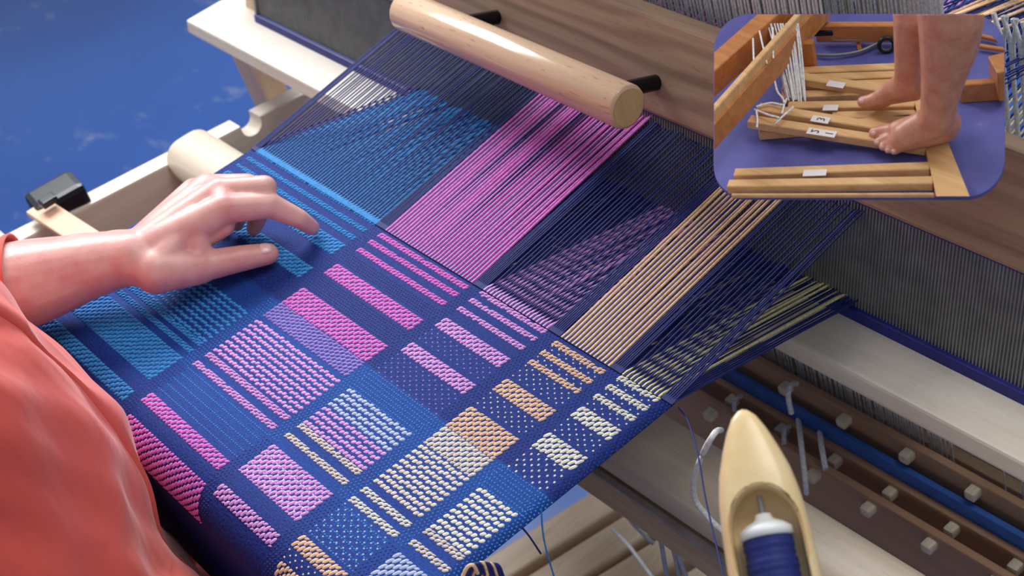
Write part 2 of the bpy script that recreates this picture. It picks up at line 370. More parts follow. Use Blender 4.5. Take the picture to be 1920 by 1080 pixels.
bar('metal_strip', (-0.47, -0.006, -0.147), (0.90, -0.006, -0.147), 0.006, 0.006, M['strip'], cb, bevel=0.001)
bar('cross_beam_skirt', (-0.47, 0.006, -0.172), (0.90, 0.006, -0.172), 0.018, 0.046, M['wood'], loom)
roundbeam('breast_beam', -0.2455, -0.0385, 0.0320, 0.036, 0.0285, -0.56, 0.90, M['wood_pale'], loom)

# lamms below the beater: three beech boards, shade put into their brown, with pegs, one blue bar
for (yy, z0, z1, dz, x0) in ((0.250, -0.276, -0.335, -0.285, 0), (0.228, -0.309, -0.350, -0.318, 1), (0.203, -0.308, -0.43, -0.318, 2)):
    lm = prism('lamm', [(yy, z0), (yy + 0.008, z0), (yy + 0.008, z1), (yy, z1)], -0.40, 0.86, M['wood_lamm'], loom, 0.002)
    pegpx = [[(1589, 782), (1707, 847), (1831, 915)], [(1571, 853), (1675, 915), (1791, 982), (1911, 1055)], [(1531, 884), (1635, 947), (1749, 1013)]][x0]
    pegx = sorted(PY(u, v_, yy)[0] for u, v_ in pegpx); step = (pegx[-1] - pegx[0]) / (len(pegx) - 1)
    pegx = [pegx[0] - 2 * step, pegx[0] - step] + pegx + [pegx[-1] + step]
    for x in pegx: bar('peg', (x, yy + 0.004, dz), (x, yy - 0.011, dz), 0.011, 0.010, M['peg'], lm, bevel=0.003)
prism('lamm_guide_bar', [(0.236, -0.294), (0.242, -0.294), (0.242, -0.322), (0.236, -0.322)], -0.40, 0.86, M['tape'], loom, 0.001)

# heddles
def strings(name, specs, r, mat, parent, sides=4, kind='stuff'):
    V, F = tube_arrays(specs, r, sides); return npmesh(name, V, F, mat, parent, True, kind)
for yq, off, xm in ((0.284, 0.002, 0.262), (0.330, 0, 0.336), (0.346, 0.001, 0.322), (0.362, 0.002, 0.308), (0.378, 0.003, 0.292)):
    hx = np.arange(-0.222 + off, xm, 0.0042)
    j = rng.normal(0, 0.0007, (len(hx), 4))
    strings('heddles', [[(x + j[i, 0], yq, 0.62), (x + j[i, 1], yq, 0.06), (x + j[i, 2], yq, -0.02), (x + j[i, 3], yq, -0.30)] for i, x in enumerate(hx)], 0.0014, M['white_cord'], loom)
    prism('shaft_bar', [(yq - 0.006, 0.62), (yq + 0.006, 0.62), (yq + 0.006, 0.66), (yq - 0.006, 0.66)], -0.42, 0.80, M['wood'], loom, 0.002)
    prism('shaft_bar', [(yq - 0.006, -0.34), (yq + 0.006, -0.34), (yq + 0.006, -0.30), (yq - 0.006, -0.30)], -0.42, 0.80, M['wood'], loom, 0.002)
hx = np.concatenate([np.arange(0.05, 0.352, 0.0032), [0.404, 0.424, 0.428, 0.432, 0.436, 0.440, 0.444]]); j = rng.normal(0, 0.0012, (len(hx), 2))
strings('spare_heddles', [[(x + j[i, 0], 0.272, -0.06), (x + j[i, 1], 0.272, -0.34)] for i, x in enumerate(hx)], 0.0011, M['white_cord'], loom)
prism('heddle_backing_bar', [(0.310, -0.36), (0.316, -0.36), (0.316, -0.10), (0.310, -0.10)], -0.40, 0.86, M['wood_pale'], loom, 0.001)
# loops of thick heddle cord at the selvage behind the beater
for i, x in enumerate((0.322, 0.331, 0.340, 0.349)):
    cord('heddle_cord', [(x - 0.006, 0.408, 0.075), (x - 0.001, 0.408, 0.055), (x, 0.408, 0.035), (x + 0.001, 0.408, -0.05), (x + 0.001, 0.408, -0.30)], 0.0020, M['white_cord'], loom)
    cord('heddle_cord', [(x + 0.006, 0.409, 0.075), (x + 0.002, 0.409, 0.055), (x + 0.001, 0.409, 0.035)], 0.0016, M['white_cord'], loom, 10)
prism('back_shaft_bar', [(0.500, 0.030), (0.512, 0.030), (0.512, 0.13), (0.500, 0.13)], 0.20, 0.86, M['wood'], loom, 0.002)
roundbeam('back_beam', 1.0, -0.04, 0.035, 0.038, 0.02, -0.5, 0.92, M['wood'], loom)
for xq in (-0.487, 0.912):
    bar('side_rail', (xq, 0.38, -0.22), (xq, 1.04, -0.22), 0.026, 0.10, M['wood_y'], loom)
    bar('loom_leg', (xq, 1.0, FLOOR), (xq, 1.0, -0.07), 0.03, 0.07, M['wood_z'], loom, up=(0, 1, 0))

# texsolv tie-up cords
def WP(u, v, y): return tuple(PY(u, v, y))
TC = [
 ('tie_up_cord', [WP(1497, 719, .255), WP(1484, 722, .235), WP(1478, 742, .225), WP(1484, 775, .222)], 0.0026, 'white_cord'),
 ('tie_up_cord', [WP(1497, 787, .236), WP(1502, 830, .21), WP(1510, 900, .19), WP(1512, 925, .19)], 0.0026, 'white_cord'),
 ('tie_up_cord', [WP(1537, 810, .236), WP(1541, 840, .215), WP(1548, 880, .20)], 0.0026, 'white_cord'),
 ('tie_up_cord', [WP(1480, 800, .225), WP(1471, 808, .215), WP(1470, 835, .205)], 0.0024, 'grey_cord'),
 ('tie_up_cord', [WP(1390, 742, .225), WP(1378, 752, .215), WP(1378, 790, .205)], 0.0024, 'grey_cord'),
 ('tie_up_cord', [WP(1298, 752, .215), WP(1302, 765, .21), WP(1308, 800, .205)], 0.0024, 'grey_cord'),
 ('tie_up_cord', [WP(1312, 740, .215), WP(1318, 765, .21), WP(1322, 790, .205)], 0.0024, 'grey_cord'),
 ('tie_up_cord', [WP(1352, 806, .02), WP(1340, 812, -.008), WP(1318, 850, -.014), WP(1302, 895, -.016), WP(1303, 935, -.014), WP(1330, 972, -.012), WP(1362, 1002, -.010)], 0.0022, 'white_cord'),
]
for nme, pts, r, m in TC: cord(nme, pts, r, M[m], loom)
for pts in ([WP(1163, 928, .1), WP(1168, 955, .1), WP(1190, 985, .1), WP(1225, 1020, .1)], [WP(1212, 898, .02), WP(1202, 910, .0), WP(1200, 945, .03), WP(1190, 985, .1)],
            [WP(1242, 915, .02), WP(1252, 960, .03), WP(1268, 1030, .05), WP(1290, 1090, .06)], [WP(1148, 992, .15), WP(1180, 1025, .12), WP(1225, 1085, .1)],
            [WP(1232, 975, .04), WP(1240, 1020, .05), WP(1252, 1090, .06)], [WP(1236, 975, .04), WP(1262, 1030, .05), WP(1275, 1090, .06)], [WP(1332, 1035, .02), WP(1340, 1060, .02), WP(1338, 1090, .02)]):
    cord('tie_up_cord', pts, 0.0022, M['grey_cord'], loom)

# treadles under the loom
tz = -0.66
def tread(px0, px1, wid):
    a, b = PZ(*px0, tz), PZ(*px1, tz); d = (b - a) / np.linalg.norm(b - a)
    a2, b2 = a - d * 0.5, b + d * 0.03
    return bar('treadle', a2 - np.array([0, 0, 0.02]), b2 - np.array([0, 0, 0.02]), wid, 0.04, M['wood_y'], loom, bevel=0.004)
tread((930, 1066), (1138, 934), 0.046)
tread((1040, 1080), (1215, 970), 0.046)
tread((1165, 1085), (1300, 1002), 0.046)
tread((1250, 1130), (1400, 1040), 0.046)
bar('treadle_pivot_bar', (-0.5, 0.50, -0.70), (0.9, 0.50, -0.70), 0.06, 0.05, M['wood'], loom)
# black latch and loose stick on the left rail
a, b = PZ(62, 392, -0.088), PZ(152, 342, -0.088)
lt = frombm('latch_box', bar_bm(a - np.array([0.004, 0, 0.012]), b - np.array([0.004, 0, 0.012]), 0.046, 0.040, bevel=0.007, seg=2), M['black'], loom)
a2 = PZ(88, 372, -0.070); bar('latch_button', a2 - np.array([0, 0.009, 0.003]), a2 + np.array([0, 0.009, -0.003]), 0.014, 0.008, M['black'], lt, bevel=0.002)
a, b = PZ(70, 388, -0.086), PZ(168, 452, -0.086); d = (b - a) / np.linalg.norm(b - a)
sv = np.array([0.0, 0.0, 1.0])
st = bar('weaving_stick', a, b + d * 0.10, 0.027, 0.006, M['pear'], None, bevel=0.0015)
tag(st, 'flat reddish wooden stick laid across the pale side rail by the black latch', 'stick')

# ------------------------------------------------------------------ the woven cloth and its warp
cloth = thing('woven_cloth', (0.065, -0.13, 0.0), 'navy cloth with blue, pink, lilac, peach and cream checks stretched on the loom', 'cloth')
XL, XR = -0.224, 0.354
S0, RB = -0.248, 0.032
def S(x, s, h=0.0):
    """surface point of the cloth; s runs along the warp, h is height above it"""
    x, s, h = np.broadcast_arrays(np.asarray(x, float), np.asarray(s, float), np.asarray(h, float))
    ang = np.clip((S0 - s) / RB, 0, math.pi / 2); down = np.clip(S0 - s - RB * math.pi / 2, 0, None)
    y = np.where(s >= S0, s, S0 - (RB) * np.sin(ang)); z = np.where(s >= S0, 0.0, -RB + RB * np.cos(ang)) - down
    y = y - h * np.sin(ang); z = z + h * np.cos(ang)
    return np.stack([x, y, z], -1)
# ground sheet
gx = np.linspace(XL, XR, 40); gs = np.concatenate([np.linspace(0.001, S0, 60), np.linspace(S0 - 0.003, -0.42, 60)])
G = S(gx[None, :] + np.zeros((len(gs), 1)), gs[:, None] + np.zeros((1, len(gx))))
G2 = S(gx[None, :] + np.zeros((len(gs), 1)), gs[:, None] + np.zeros((1, len(gx))), -0.001)
nr, nc = len(gs), len(gx); Vg = np.concatenate([G.reshape(-1, 3), G2.reshape(-1, 3)]); ii = np.arange(nr * nc).reshape(nr, nc)
Fg = np.stack([ii[:-1, :-1], ii[1:, :-1], ii[1:, 1:], ii[:-1, 1:]], -1).reshape(-1, 4)
ed = np.concatenate([ii[0, :], ii[1:, -1], ii[-1, -2::-1], ii[-2:0:-1, 0]]); nx = np.roll(ed, -1)
Fg = np.concatenate([Fg, Fg[:, ::-1] + nr * nc, np.stack([ed, nx, nx + nr * nc, ed + nr * nc], -1)])
npmesh('ground_weave', Vg, Fg, M['ground'], cloth)
TT = np.array([0, 0.18, 0.5, 0.82, 1.0]); WW = np.array([0.45, 0.95, 1.0, 0.95, 0.45]); HH = np.array([0.15, 0.85, 1.0, 0.85, 0.15])
def stitches(name, x, s, ln, wd, ht, slant, mat, along='s'):
    """little raised floats of yarn; x,s centres (arrays)"""
    x = np.asarray(x, float); n = len(x)
    if n == 0: return None
    s = np.broadcast_to(np.asarray(s, float), (n,)); ln = np.broadcast_to(np.asarray(ln, float), (n,))
    u = (TT - 0.5)[None, :] * ln[:, None]; sl_ = (TT - 0.5)[None, :] * slant
    V = np.zeros((n, 5, 4, 3))
    for k, (c, hh) in enumerate(((-1.0, 0.0), (-0.5, 0.85), (0.5, 0.85), (1.0, 0.0))):
        off = c * wd / 2 * WW[None, :]; h = ht * HH[None, :] * hh + 0.0
        if along == 's': V[:, :, k, :] = S(x[:, None] + sl_ + off, s[:, None] + u, h + 0 * u)
        else: V[:, :, k, :] = S(x[:, None] + u, s[:, None] - off + 0 * u, h + 0 * u)
    idx = np.arange(n * 20).reshape(n, 5, 4)
    F = np.stack([idx[:, :-1, :-1], idx[:, :-1, 1:], idx[:, 1:, 1:], idx[:, 1:, :-1]], -1).reshape(-1, 4)
    return npmesh(name, V.reshape(-1, 3), F, M[mat], cloth, True, 'stuff')
CW = {'blue': (-0.2150, -0.0140, 49), 'pink': (0.0000, 0.1245, 30), 'purple': (0.1370, 0.2190, 20), 'peach': (0.2325, 0.2895, 14), 'yellow': (0.3010, 0.3430, 10)}
def ends(col):
    x0, x1, n = CW[col]; p = (x1 - x0) / n; return x0 + (np.arange(n) + 0.5) * p, p
def block(col, t, b, mat=None, per=0.0062, name=None):
    xs, p = ends(col); X = []; Sx = []; L = []
    t, b = t / 1000, b / 1000
    for i, x in enumerate(xs):
        o = (i % 2) * per * 0.5 + rng.normal(0, 0.00025); s = t + o
        while s > b:
            a0, a1 = min(s, t), max(s - per * 0.98, b)
            if a0 - a1 > 0.0014: X.append(x + rng.normal(0, p * 0.03)); Sx.append((a0 + a1) / 2); L.append(a0 - a1)
            s -= per
    o = stitches(name or (mat or col) + '_block', X, Sx, np.array(L), p * 0.68, 0.0012, p * 0.50, mat or col); return o
def stripe(col, c, h, mat=None):
    xs, p = ends(col); c, h = c / 1000, h / 1000
    j = (np.arange(len(xs)) % 2 - 0.5) * 0.0010 + rng.normal(0, 0.0002, len(xs))
    return stitches((mat or col) + '_stripe', xs, c + j, np.full(len(xs), h), p * 0.82, 0.0010, p * 0.3, mat or col)
def stripe2(col, c, h, mat=None):
    """stripe of two short rows of floats"""
    return block(col, c + h / 2, c - h / 2, mat, per=0.0036, name=(mat or col) + '_stripe')
def dots(col, t, b, mat=None, pitch=0.0031, ln=0.0014):
    xs, p = ends(col); X = []; Sx = []
    for r, s in enumerate(np.arange(t / 1000, b / 1000, -pitch)):
        for i, x in enumerate(xs):
            if (i + r) % 2 == 0: X.append(x + rng.normal(0, 0.0003)); Sx.append(s + rng.normal(0, 0.0002))
    return stitches((mat or col) + '_dots', X, Sx, ln, p * 0.34, 0.0006, 0.0, mat or col)
def dashes(x0, x1, rows, mat='azure', pitch=0.0030, ln=0.0017):
    X = []; Sx = []
    for r, s in enumerate(rows):
        q = np.arange(x0 + pitch * (0.5 + 0.5 * (r % 2)), x1, pitch); X += list(q + rng.normal(0, 0.0002, len(q))); Sx += [s / 1000] * len(q)
    return stitches(mat + '_weft_dashes', X, Sx, ln, 0.0012, 0.0006, 0.0, mat, along='x')
thin = [-138 - 5.85 * k for k in range(8)]
for c in (-1, -12.3, -24.5): stripe2('blue', c, 5.2)
block('blue', -34, -50); block('blue', -69, -85); dots('blue', -90, -128, 'navy')
for c in thin: stripe('blue', c, 3.0)
stripe2('blue', -184, 5.6); stripe2('blue', -193.5, 5.6); block('blue', -202, -235); block('blue', -249, -262)
for c in (-8, -18.5, -31): stripe2('pink', c, 5.6)
block('pink', -53, -68); block('pink', -89, -112); block('pink', -112, -131.5, 'lilac', per=0.0042)
for c in thin: stripe('pink', c, 3.4, 'purple')
stripe2('pink', -186.5, 6.2, 'purple'); stripe2('pink', -198.5, 6.2, 'purple'); dashes(0.0, 0.126, (-206, -213, -220, -227, -234))
block('pink', -240, -251.5); block('pink', -264, -300)
for c in (-5, -15, -27): stripe2('purple', c, 5.2)
block('purple', -40, -52.5); block('purple', -74, -87); dots('purple', -56, -71, 'lilac'); dots('purple', -90, -112, 'lilac'); dashes(0.135, 0.221, (-114, -117.5, -121, -124.5, -128, -131.5, -135))
for c in thin: stripe('purple', c, 3.6, 'ice' if c > -160 else 'purple')
stripe2('purple', -184, 5.6, 'cream'); stripe2('purple', -196, 5.6, 'cream'); block('purple', -208, -241); block('purple', -255, -266.5)
dashes(0.137, 0.219, (-212, -218, -224, -230, -236), 'ice', pitch=0.0041, ln=0.0022)
for c in (-8.5, -21, -33): stripe2('peach', c, 5.6)
block('peach', -55, -70); dots('peach', -12, -19, 'cream'); dots('peach', -26, -30, 'cream'); dots('peach', -38, -53, 'cream'); dots('peach', -73, -88, 'cream')
block('peach', -90, -115); block('peach', -115, -136, 'cream')
for c in thin: stripe('peach', c - 1, 3.7, 'cream')
stripe2('peach', -191, 6.2, 'yellow'); stripe2('peach', -202, 6.2, 'yellow'); dots('peach', -208, -240, 'ice'); dashes(0.232, 0.29, (-210, -216, -222, -228, -234, -240))
block('peach', -243.5, -255.5); dots('peach', -258, -266, 'cream'); block('peach', -267, -290)
for c in (-4.5, -15.5, -27.5): stripe2('yellow', c, 5.4)
dots('yellow', -8, -13); dots('yellow', -19, -25); dots('yellow', -31, -38)
block('yellow', -40, -53); dots('yellow', -56, -70); block('yellow', -72, -89); dots('yellow', -91, -113, pitch=0.0034, ln=0.0019); dashes(0.297, 0.347, (-114, -117.5, -121, -124.5, -128, -131.5, -135))
for c in thin: stripe('yellow', c - 0.5, 3.8)
stripe2('yellow', -185.5, 6.2, 'cream'); stripe2('yellow', -198, 6.2, 'cream'); block('yellow', -209, -240, 'ice')
for x0, x1 in ((-0.014, 0.0), (0.1245, 0.137), (0.219, 0.2325), (0.2895, 0.301), (0.343, 0.354)):
    dashes(x0 - 0.001, x1 + 0.001, np.arange(-115, -206, -2.9), 'azure', pitch=0.0034, ln=0.0013)
    dashes(x0 - 0.001, x1 + 0.001, np.concatenate([np.arange(-3, -113, -2.9), np.arange(-209, -290, -2.9)]), 'navy', pitch=0.0034, ln=0.0013)
for t_, b_2 in ((-0.5, -112), (-112, -300)):
    dashes(XL, -0.214, np.arange(t_ - 3, b_2, -2.9), 'navy', pitch=0.0034, ln=0.0013)
dashes(0.0, 0.124, np.arange(-39, -52, -2.6), 'navy'); dashes(0.0, 0.124, np.arange(-71, -88, -2.6), 'navy')
# warp ends in the open shed
def warp(name, xs, up, r, mat, jit=0.0002, wav=0.0):
    xs = np.asarray(xs, float); n = len(xs); zz = 1 if up else -1
    yr, zr = (0.2065, 0.029) if up else (0.1865, -0.0435)
    yh = 0.33 + 0.016 * (np.arange(n) % 4); zh = 0.05 if up else -0.06
    q = rng.normal(0, jit, (n, 3)); e = rng.normal(0, 0.0012, n)
    P = np.zeros((n, 6, 3)); P[:, :, 0] = xs[:, None]
    P[:, 0, 1:] = (-0.002, 0.0006); P[:, 1, 1] = 0.002; P[:, 1, 2] = 0.0008
    P[:, 2, 1] = yr; P[:, 2, 2] = zr + e; P[:, 3, 1] = yh; P[:, 3, 2] = zh + e; P[:, 4, 1] = 0.56; P[:, 4, 2] = 0.0 + e; P[:, 5, 1] = 1.0; P[:, 5, 2] = 0.0
    P[:, 2, 0] += q[:, 0]; P[:, 3, 0] += q[:, 1]; P[:, 4, 0] += q[:, 2]
    V, F = tube_arrays(P, r, 6); return npmesh(name, V, F, M[mat], cloth, True, 'stuff')
warp('pink_warp_ends', ends('pink')[0], True, 0.00112, 'pink')
warp('peach_warp_ends', ends('peach')[0], True, 0.00112, 'peach')
warp('blue_warp_ends', np.sort(np.concatenate([ends('blue')[0], ends('blue')[0] + 0.00205])), False, 0.0011, 'blue')
warp('lilac_warp_ends', ends('purple')[0], False, 0.0012, 'purple')
warp('straw_warp_ends', ends('yellow')[0], False, 0.0010, 'gold')
up_x = []; lo_x = []
for col in CW:
    x, p = ends(col)
    up_x += list(x + p * 0.5)[:-1]
    if col != 'blue': lo_x += list(x + p * 0.25)[:-1]
    if col in ('pink', 'peach'): lo_x += list(x - p * 0.25) + list(x)
    if col == 'yellow': up_x += []
for x0, x1 in ((XL, -0.215), (-0.014, 0.0), (0.1245, 0.137), (0.219, 0.2325), (0.2895, 0.301), (0.343, XR)):
    q = np.arange(x0 + 0.0005, x1, 0.0019); up_x += list(q); lo_x += list(q + 0.00095)
warp('navy_upper_warp_ends', sorted(up_x), True, 0.00070, 'navy')
warp('navy_lower_warp_ends', sorted(lo_x), False, 0.00070, 'navy')
# loose thread ends at the selvage
tl = cord('loose_thread', [tuple(PX(1015, 952, 0.354)), tuple(PX(1017, 990, 0.357) ), tuple(PX(1024, 1030, 0.36)), tuple(PX(1040, 1085, 0.365))], 0.0007, M['azure'], cloth, 24, 6)
cord('loose_thread', [tuple(PX(975, 985, 0.35)), tuple(PX(992, 1005, 0.352)), tuple(PX(1014, 1038, 0.354))], 0.0007, M['navy'], cloth, 24, 6)
cord('weft_thread', [tuple(PX(1272, 764, 0.352)), tuple(PX(1290, 790, 0.37)), tuple(PX(1308, 850, 0.40)), tuple(PX(1322, 930, 0.43)), tuple(PX(1340, 1010, 0.46)), tuple(PX(1358, 1090, 0.49)), tuple(PX(1372, 1200, 0.53))], 0.0006, M['navy'], cloth, 40, 6)

for i in range(9):
    o_ = 0.0035 * i; u0 = 868 + 6 * i
    cord('bundle_strand', [tuple(PX(u0 - 4, 1090, 0.362)), tuple(PX(u0 + 8, 1064 - i * 0.5, 0.364)), tuple(PX(u0 + 20, 1056 + abs(i - 3) * 1.4, 0.366)), tuple(PX(u0 + 28, 1075 + i, 0.366))], 0.0013, M['peach' if i % 3 == 0 else 'navy'], cloth, 16, 6)
# ------------------------------------------------------------------ the weaver
def W(u, v, z): return PZ(u, v, z)
person = thing('person', (0.0, -0.48, -0.40), 'weaver in a coral shirt, left hand resting on the cloth', 'person')
bm = bmesh.new()
wr = W(250, 485, .048)
iM = W(420, 392, .054); ax = np.array([-0.0205, 0.006, 0.0]); mM = iM + ax + np.array([0, 0.003, 0.003]); rM = iM + 2 * ax + np.array([0, -0.004, 0.001]); pM = iM + 2.9 * ax + np.array([0, -0.016, -0.006])
iP, iD, iT = W(507, 385, .042), W(560, 410, .024), W(585, 427, .010)
mP = W(496, 352, .052); mD = W(488, 395, .024); mT = W(476, 428, .011)
rP = mP + np.array([-0.024, -0.004, -0.004]); rD = mD + np.array([-0.022, -0.006, 0]); rT = mT + np.array([-0.02, -0.006, 0])
pP = mP + np.array([-0.044, -0.016, -0.012]); pT = mT + np.array([-0.042, -0.012, 0])
tC, tM_, tI, tT = W(292, 508, .040), W(375, 500, .027), W(455, 484, .018), W(503, 476, .013)
C_ = lambda *q: capsule_bm(bm, *q)
fo = [(W(-330, 590, .065), .047), (W(-80, 556, .055), .041), (W(60, 531, .050), .0360), (W(150, 505, .049), .0285), (W(225, 487, .048), .0235), (wr, .0235)]
for (p, r), (q, r2) in zip(fo[:-1], fo[1:]):
    C_(p, q, r, r2)
    sx = np.array([-0.010, 0.002, -0.002]); C_(p + sx, q + sx, r * 0.96, r2 * 0.93)
for mcp, rr in ((iM, .0135), (mM, .0135), (rM, .0125), (pM, .0115)):
    base = wr + (mcp - wr) * 0.06 + np.array([0, 0, 0.0]) ; C_(base, mcp, .019, rr)
    C_(wr + (mcp - wr) * 0.15 + np.array([0, 0, -0.012]), mcp + np.array([0, -0.006, -0.014]), .014, .0095)
C_(iM, mM, .0125, .0125); C_(mM, rM, .0125, .0115); C_(rM, pM, .0115, .0105)
C_(iM, iP, .0128, .0112); C_(iP, iD, .0108, .0088); C_(iD, iT, .0088, .0070)
C_(mM, mP, .0125, .0110); C_(mP, mD, .0106, .0088); C_(mD, mT, .0088, .0070)
C_(rM, rP, .0115, .0100); C_(rP, rD, .0098, .0084); C_(rD, rT, .0084, .0068)
C_(pM, pP, .0100, .0088); C_(pP, pT, .0085, .0062)
C_(tC, tM_, .0195, .0150); C_(tM_, tI, .0135, .0112); C_(tI, tT, .0112, .0094)
C_(tC, iM + (wr - iM) * 0.45, .018, .014); C_(tM_, iM + (wr - iM) * 0.35, .0125, .012); C_(tC, wr, .017, .022)
arm = remeshed('arm', bm, 0.0015, 14, M['skin'], person)
def nail(c, along, normal, l, wd, parent, nm='finger_nail'):
    c, along, normal = Vector(c), Vector(along).normalized(), Vector(normal); side = along.cross(normal).normalized(); nn = side.cross(along).normalized()
    V = []; F = []; n1, n2 = 9, 7
    for i in range(n1):
        u = i / (n1 - 1) * 2 - 1
        for j in range(n2):
            v_ = j / (n2 - 1) * 2 - 1; ww = wd / 2 * (1 - 0.25 * abs(u) ** 3)
            V.append(c + along * u * l / 2 + side * v_ * ww - nn * (0.0022 * v_ * v_ + 0.0008 * u * u))
    for i in range(n1 - 1):
        for j in range(n2 - 1): F.append((i * n2 + j, i * n2 + j + 1, (i + 1) * n2 + j + 1, (i + 1) * n2 + j))
    o = mk(nm, V, F, M['nail'], parent, True); md = o.modifiers.new('t', 'SOLIDIFY'); md.thickness = 0.0008; return o
vd = CPOS - tT; vd = vd / np.linalg.norm(vd)
tn = np.array([0.12, -0.25, 1.0]); tn /= np.linalg.norm(tn)
nail(tT + tn * 0.0106 + (tT - tI) * 0.02, tT - tI, tn, 0.014, 0.0125, arm, 'thumb_nail')
inn = np.array([0.05, 0.35, 0.9]); nail(iT + np.array([0.0, 0.0042, 0.0064]), iT - iD, inn, 0.011, 0.0095, arm)
# right arm reaching forward to the shuttle (below the frame)
SD = 0.83
def sh(u, v, d=SD): return CPOS + ray(u, v) * d
# shuttle frame: axis from the hand to the tip, face towards the open side
s_tip, s_low = sh(1391, 768, 0.835), sh(1468, 1155, 0.80)
sA = (s_tip - s_low) / np.linalg.norm(s_tip - s_low)
sN = CPOS - s_low; sN = sN - sA * (sN @ sA); sN /= np.linalg.norm(sN)
sN = sN + sA * 0.0; sS = np.cross(sA, sN)
def SP(t, s, n): return s_tip - sA * t + sS * s + sN * n      # t measured down from the tip
# right forearm and hand closed around the shuttle, below the picture
bm = bmesh.new()
g0 = SP(0.150, 0, -0.012)
wr2 = SP(0.185, -0.062, -0.030) + np.array([0, -0.03, -0.01]); el = np.array([0.44, -0.50, 0.02])
C_(el, el * 0.45 + wr2 * 0.55, .042, .034); C_(el * 0.45 + wr2 * 0.55, wr2, .034, .026)
kn = [SP(0.118 + 0.021 * i, -0.038, -0.026) for i in range(4)]
for i, k_ in enumerate(kn):
    C_(wr2, k_, .022, .012)
    f1 = SP(0.118 + 0.020 * i, -0.006, -0.034); f2 = SP(0.119 + 0.019 * i, 0.030, -0.022); f3 = SP(0.120 + 0.018 * i, 0.034, 0.004)
    rr = (.0105, .011, .0105, .009)[i]; C_(k_, f1, .012, rr); C_(f1, f2, rr, rr * .92); C_(f2, f3, rr * .92, rr * .8)
C_(wr2, SP(0.150, -0.040, -0.004), .021, .014); C_(SP(0.150, -0.040, -0.004), SP(0.130, -0.034, 0.010), .013, .0105); C_(SP(0.130, -0.034, 0.010), SP(0.112, -0.026, 0.017), .0105, .009)
remeshed('arm', bm, 0.002, 6, M['skin'], person)
# shirt: torso, both sleeves
def ring(cx, cy, z, rx, ry, n=96, seedz=0.0):
    out = []
    for k in range(n):
        a = 2 * math.pi * k / n; ca, sa = math.cos(a), math.sin(a); e = 0.85
        px, py = np.sign(ca) * abs(ca) ** e, np.sign(sa) * abs(sa) ** e
        wrk = 0.0035 * math.sin(5 * a + 22 * z + 1.5 * math.sin(9 * z)) + 0.0028 * math.sin(11 * a - 34 * z + 0.7) + 0.002 * math.sin(23 * a + 60 * z)
        am = math.degrees(a); g = math.exp(-((am - 40) / 30) ** 2); zc = -0.045 - 0.05 * math.sin(math.radians((am - 50) * 2.2)); dd_ = zc - z
        if dd_ > 0: wrk += g * 0.020 * (1 - math.exp(-dd_ / 0.012)) * math.exp(-dd_ / 0.16)
        out.append((cx + px * (rx + wrk), cy + py * (ry + wrk), z))
    return out
TOR = [(0.00, -0.455, -0.300, .225, .162), (0.00, -0.455, -0.22, .223, .162), (0.00, -0.453, -0.16, .215, .160), (0.00, -0.452, -0.10, .207, .157), (0.0, -0.448, -0.05, .197, .156), (0.0, -0.443, 0.0, .189, .156), (-0.005, -0.437, 0.05, .184, .154),
       (-0.01, -0.440, 0.10, .182, .150), (-0.01, -0.446, 0.16, .180, .145), (-0.01, -0.464, 0.22, .178, .132), (-0.01, -0.470, 0.30, .185, .126), (-0.01, -0.478, 0.38, .185, .112), (-0.01, -0.484, 0.44, .150, .090), (-0.01, -0.486, 0.47, .075, .065)]
zz = np.array([q[2] for q in TOR]); fin = np.linspace(-0.30, 0.47, 90); R_ = [np.interp(fin, zz, [q[i] for q in TOR]) for i in (0, 1, 3, 4)]
V = []; n = 96
for i, z in enumerate(fin): V += ring(R_[0][i], R_[1][i], z, R_[2][i], R_[3][i], n)
F = [(i * n + k, i * n + (k + 1) % n, (i + 1) * n + (k + 1) % n, (i + 1) * n + k) for i in range(len(fin) - 1) for k in range(n)]
F += [tuple(range(n))[::-1], tuple(range((len(fin) - 1) * n, len(fin) * n))]
shirt = mk('shirt', V, F, M['shirt'], person, True)
def sleeve(pts, rad, nm='sleeve', n=40):
    P = smoothpath(pts, 50); rr = np.interp(np.linspace(0, 1, 50), np.linspace(0, 1, len(rad)), rad)
    V, F = tube_arrays([P], rr[None, :], n); V = V.reshape(50, n, 3)
    for i in range(50):
        for k in range(n):
            a = 2 * math.pi * k / n; dv = V[i, k] - P[i]; V[i, k] = P[i] + dv * (1 + 0.035 * math.sin(3 * a + i * 0.7) + 0.03 * math.sin(i * 1.1 + a))
    o = npmesh(nm, V.reshape(-1, 3), F, M['shirt'], shirt, True); md = o.modifiers.new('t', 'SOLIDIFY'); md.thickness = 0.0016; return o
cuff = W(38, 532, .050)
sleeve([tuple(cuff), tuple(W(-80, 556, .055)), tuple(W(-330, 590, .065)), (-0.27, -0.50, 0.18), (-0.17, -0.48, 0.38)], [.0405, .045, .053, .062, .070])
sleeve([tuple(el * 0.75 + wr2 * 0.25), tuple(el), (0.33, -0.52, 0.14), (0.16, -0.48, 0.37)], [.044, .050, .060, .070])
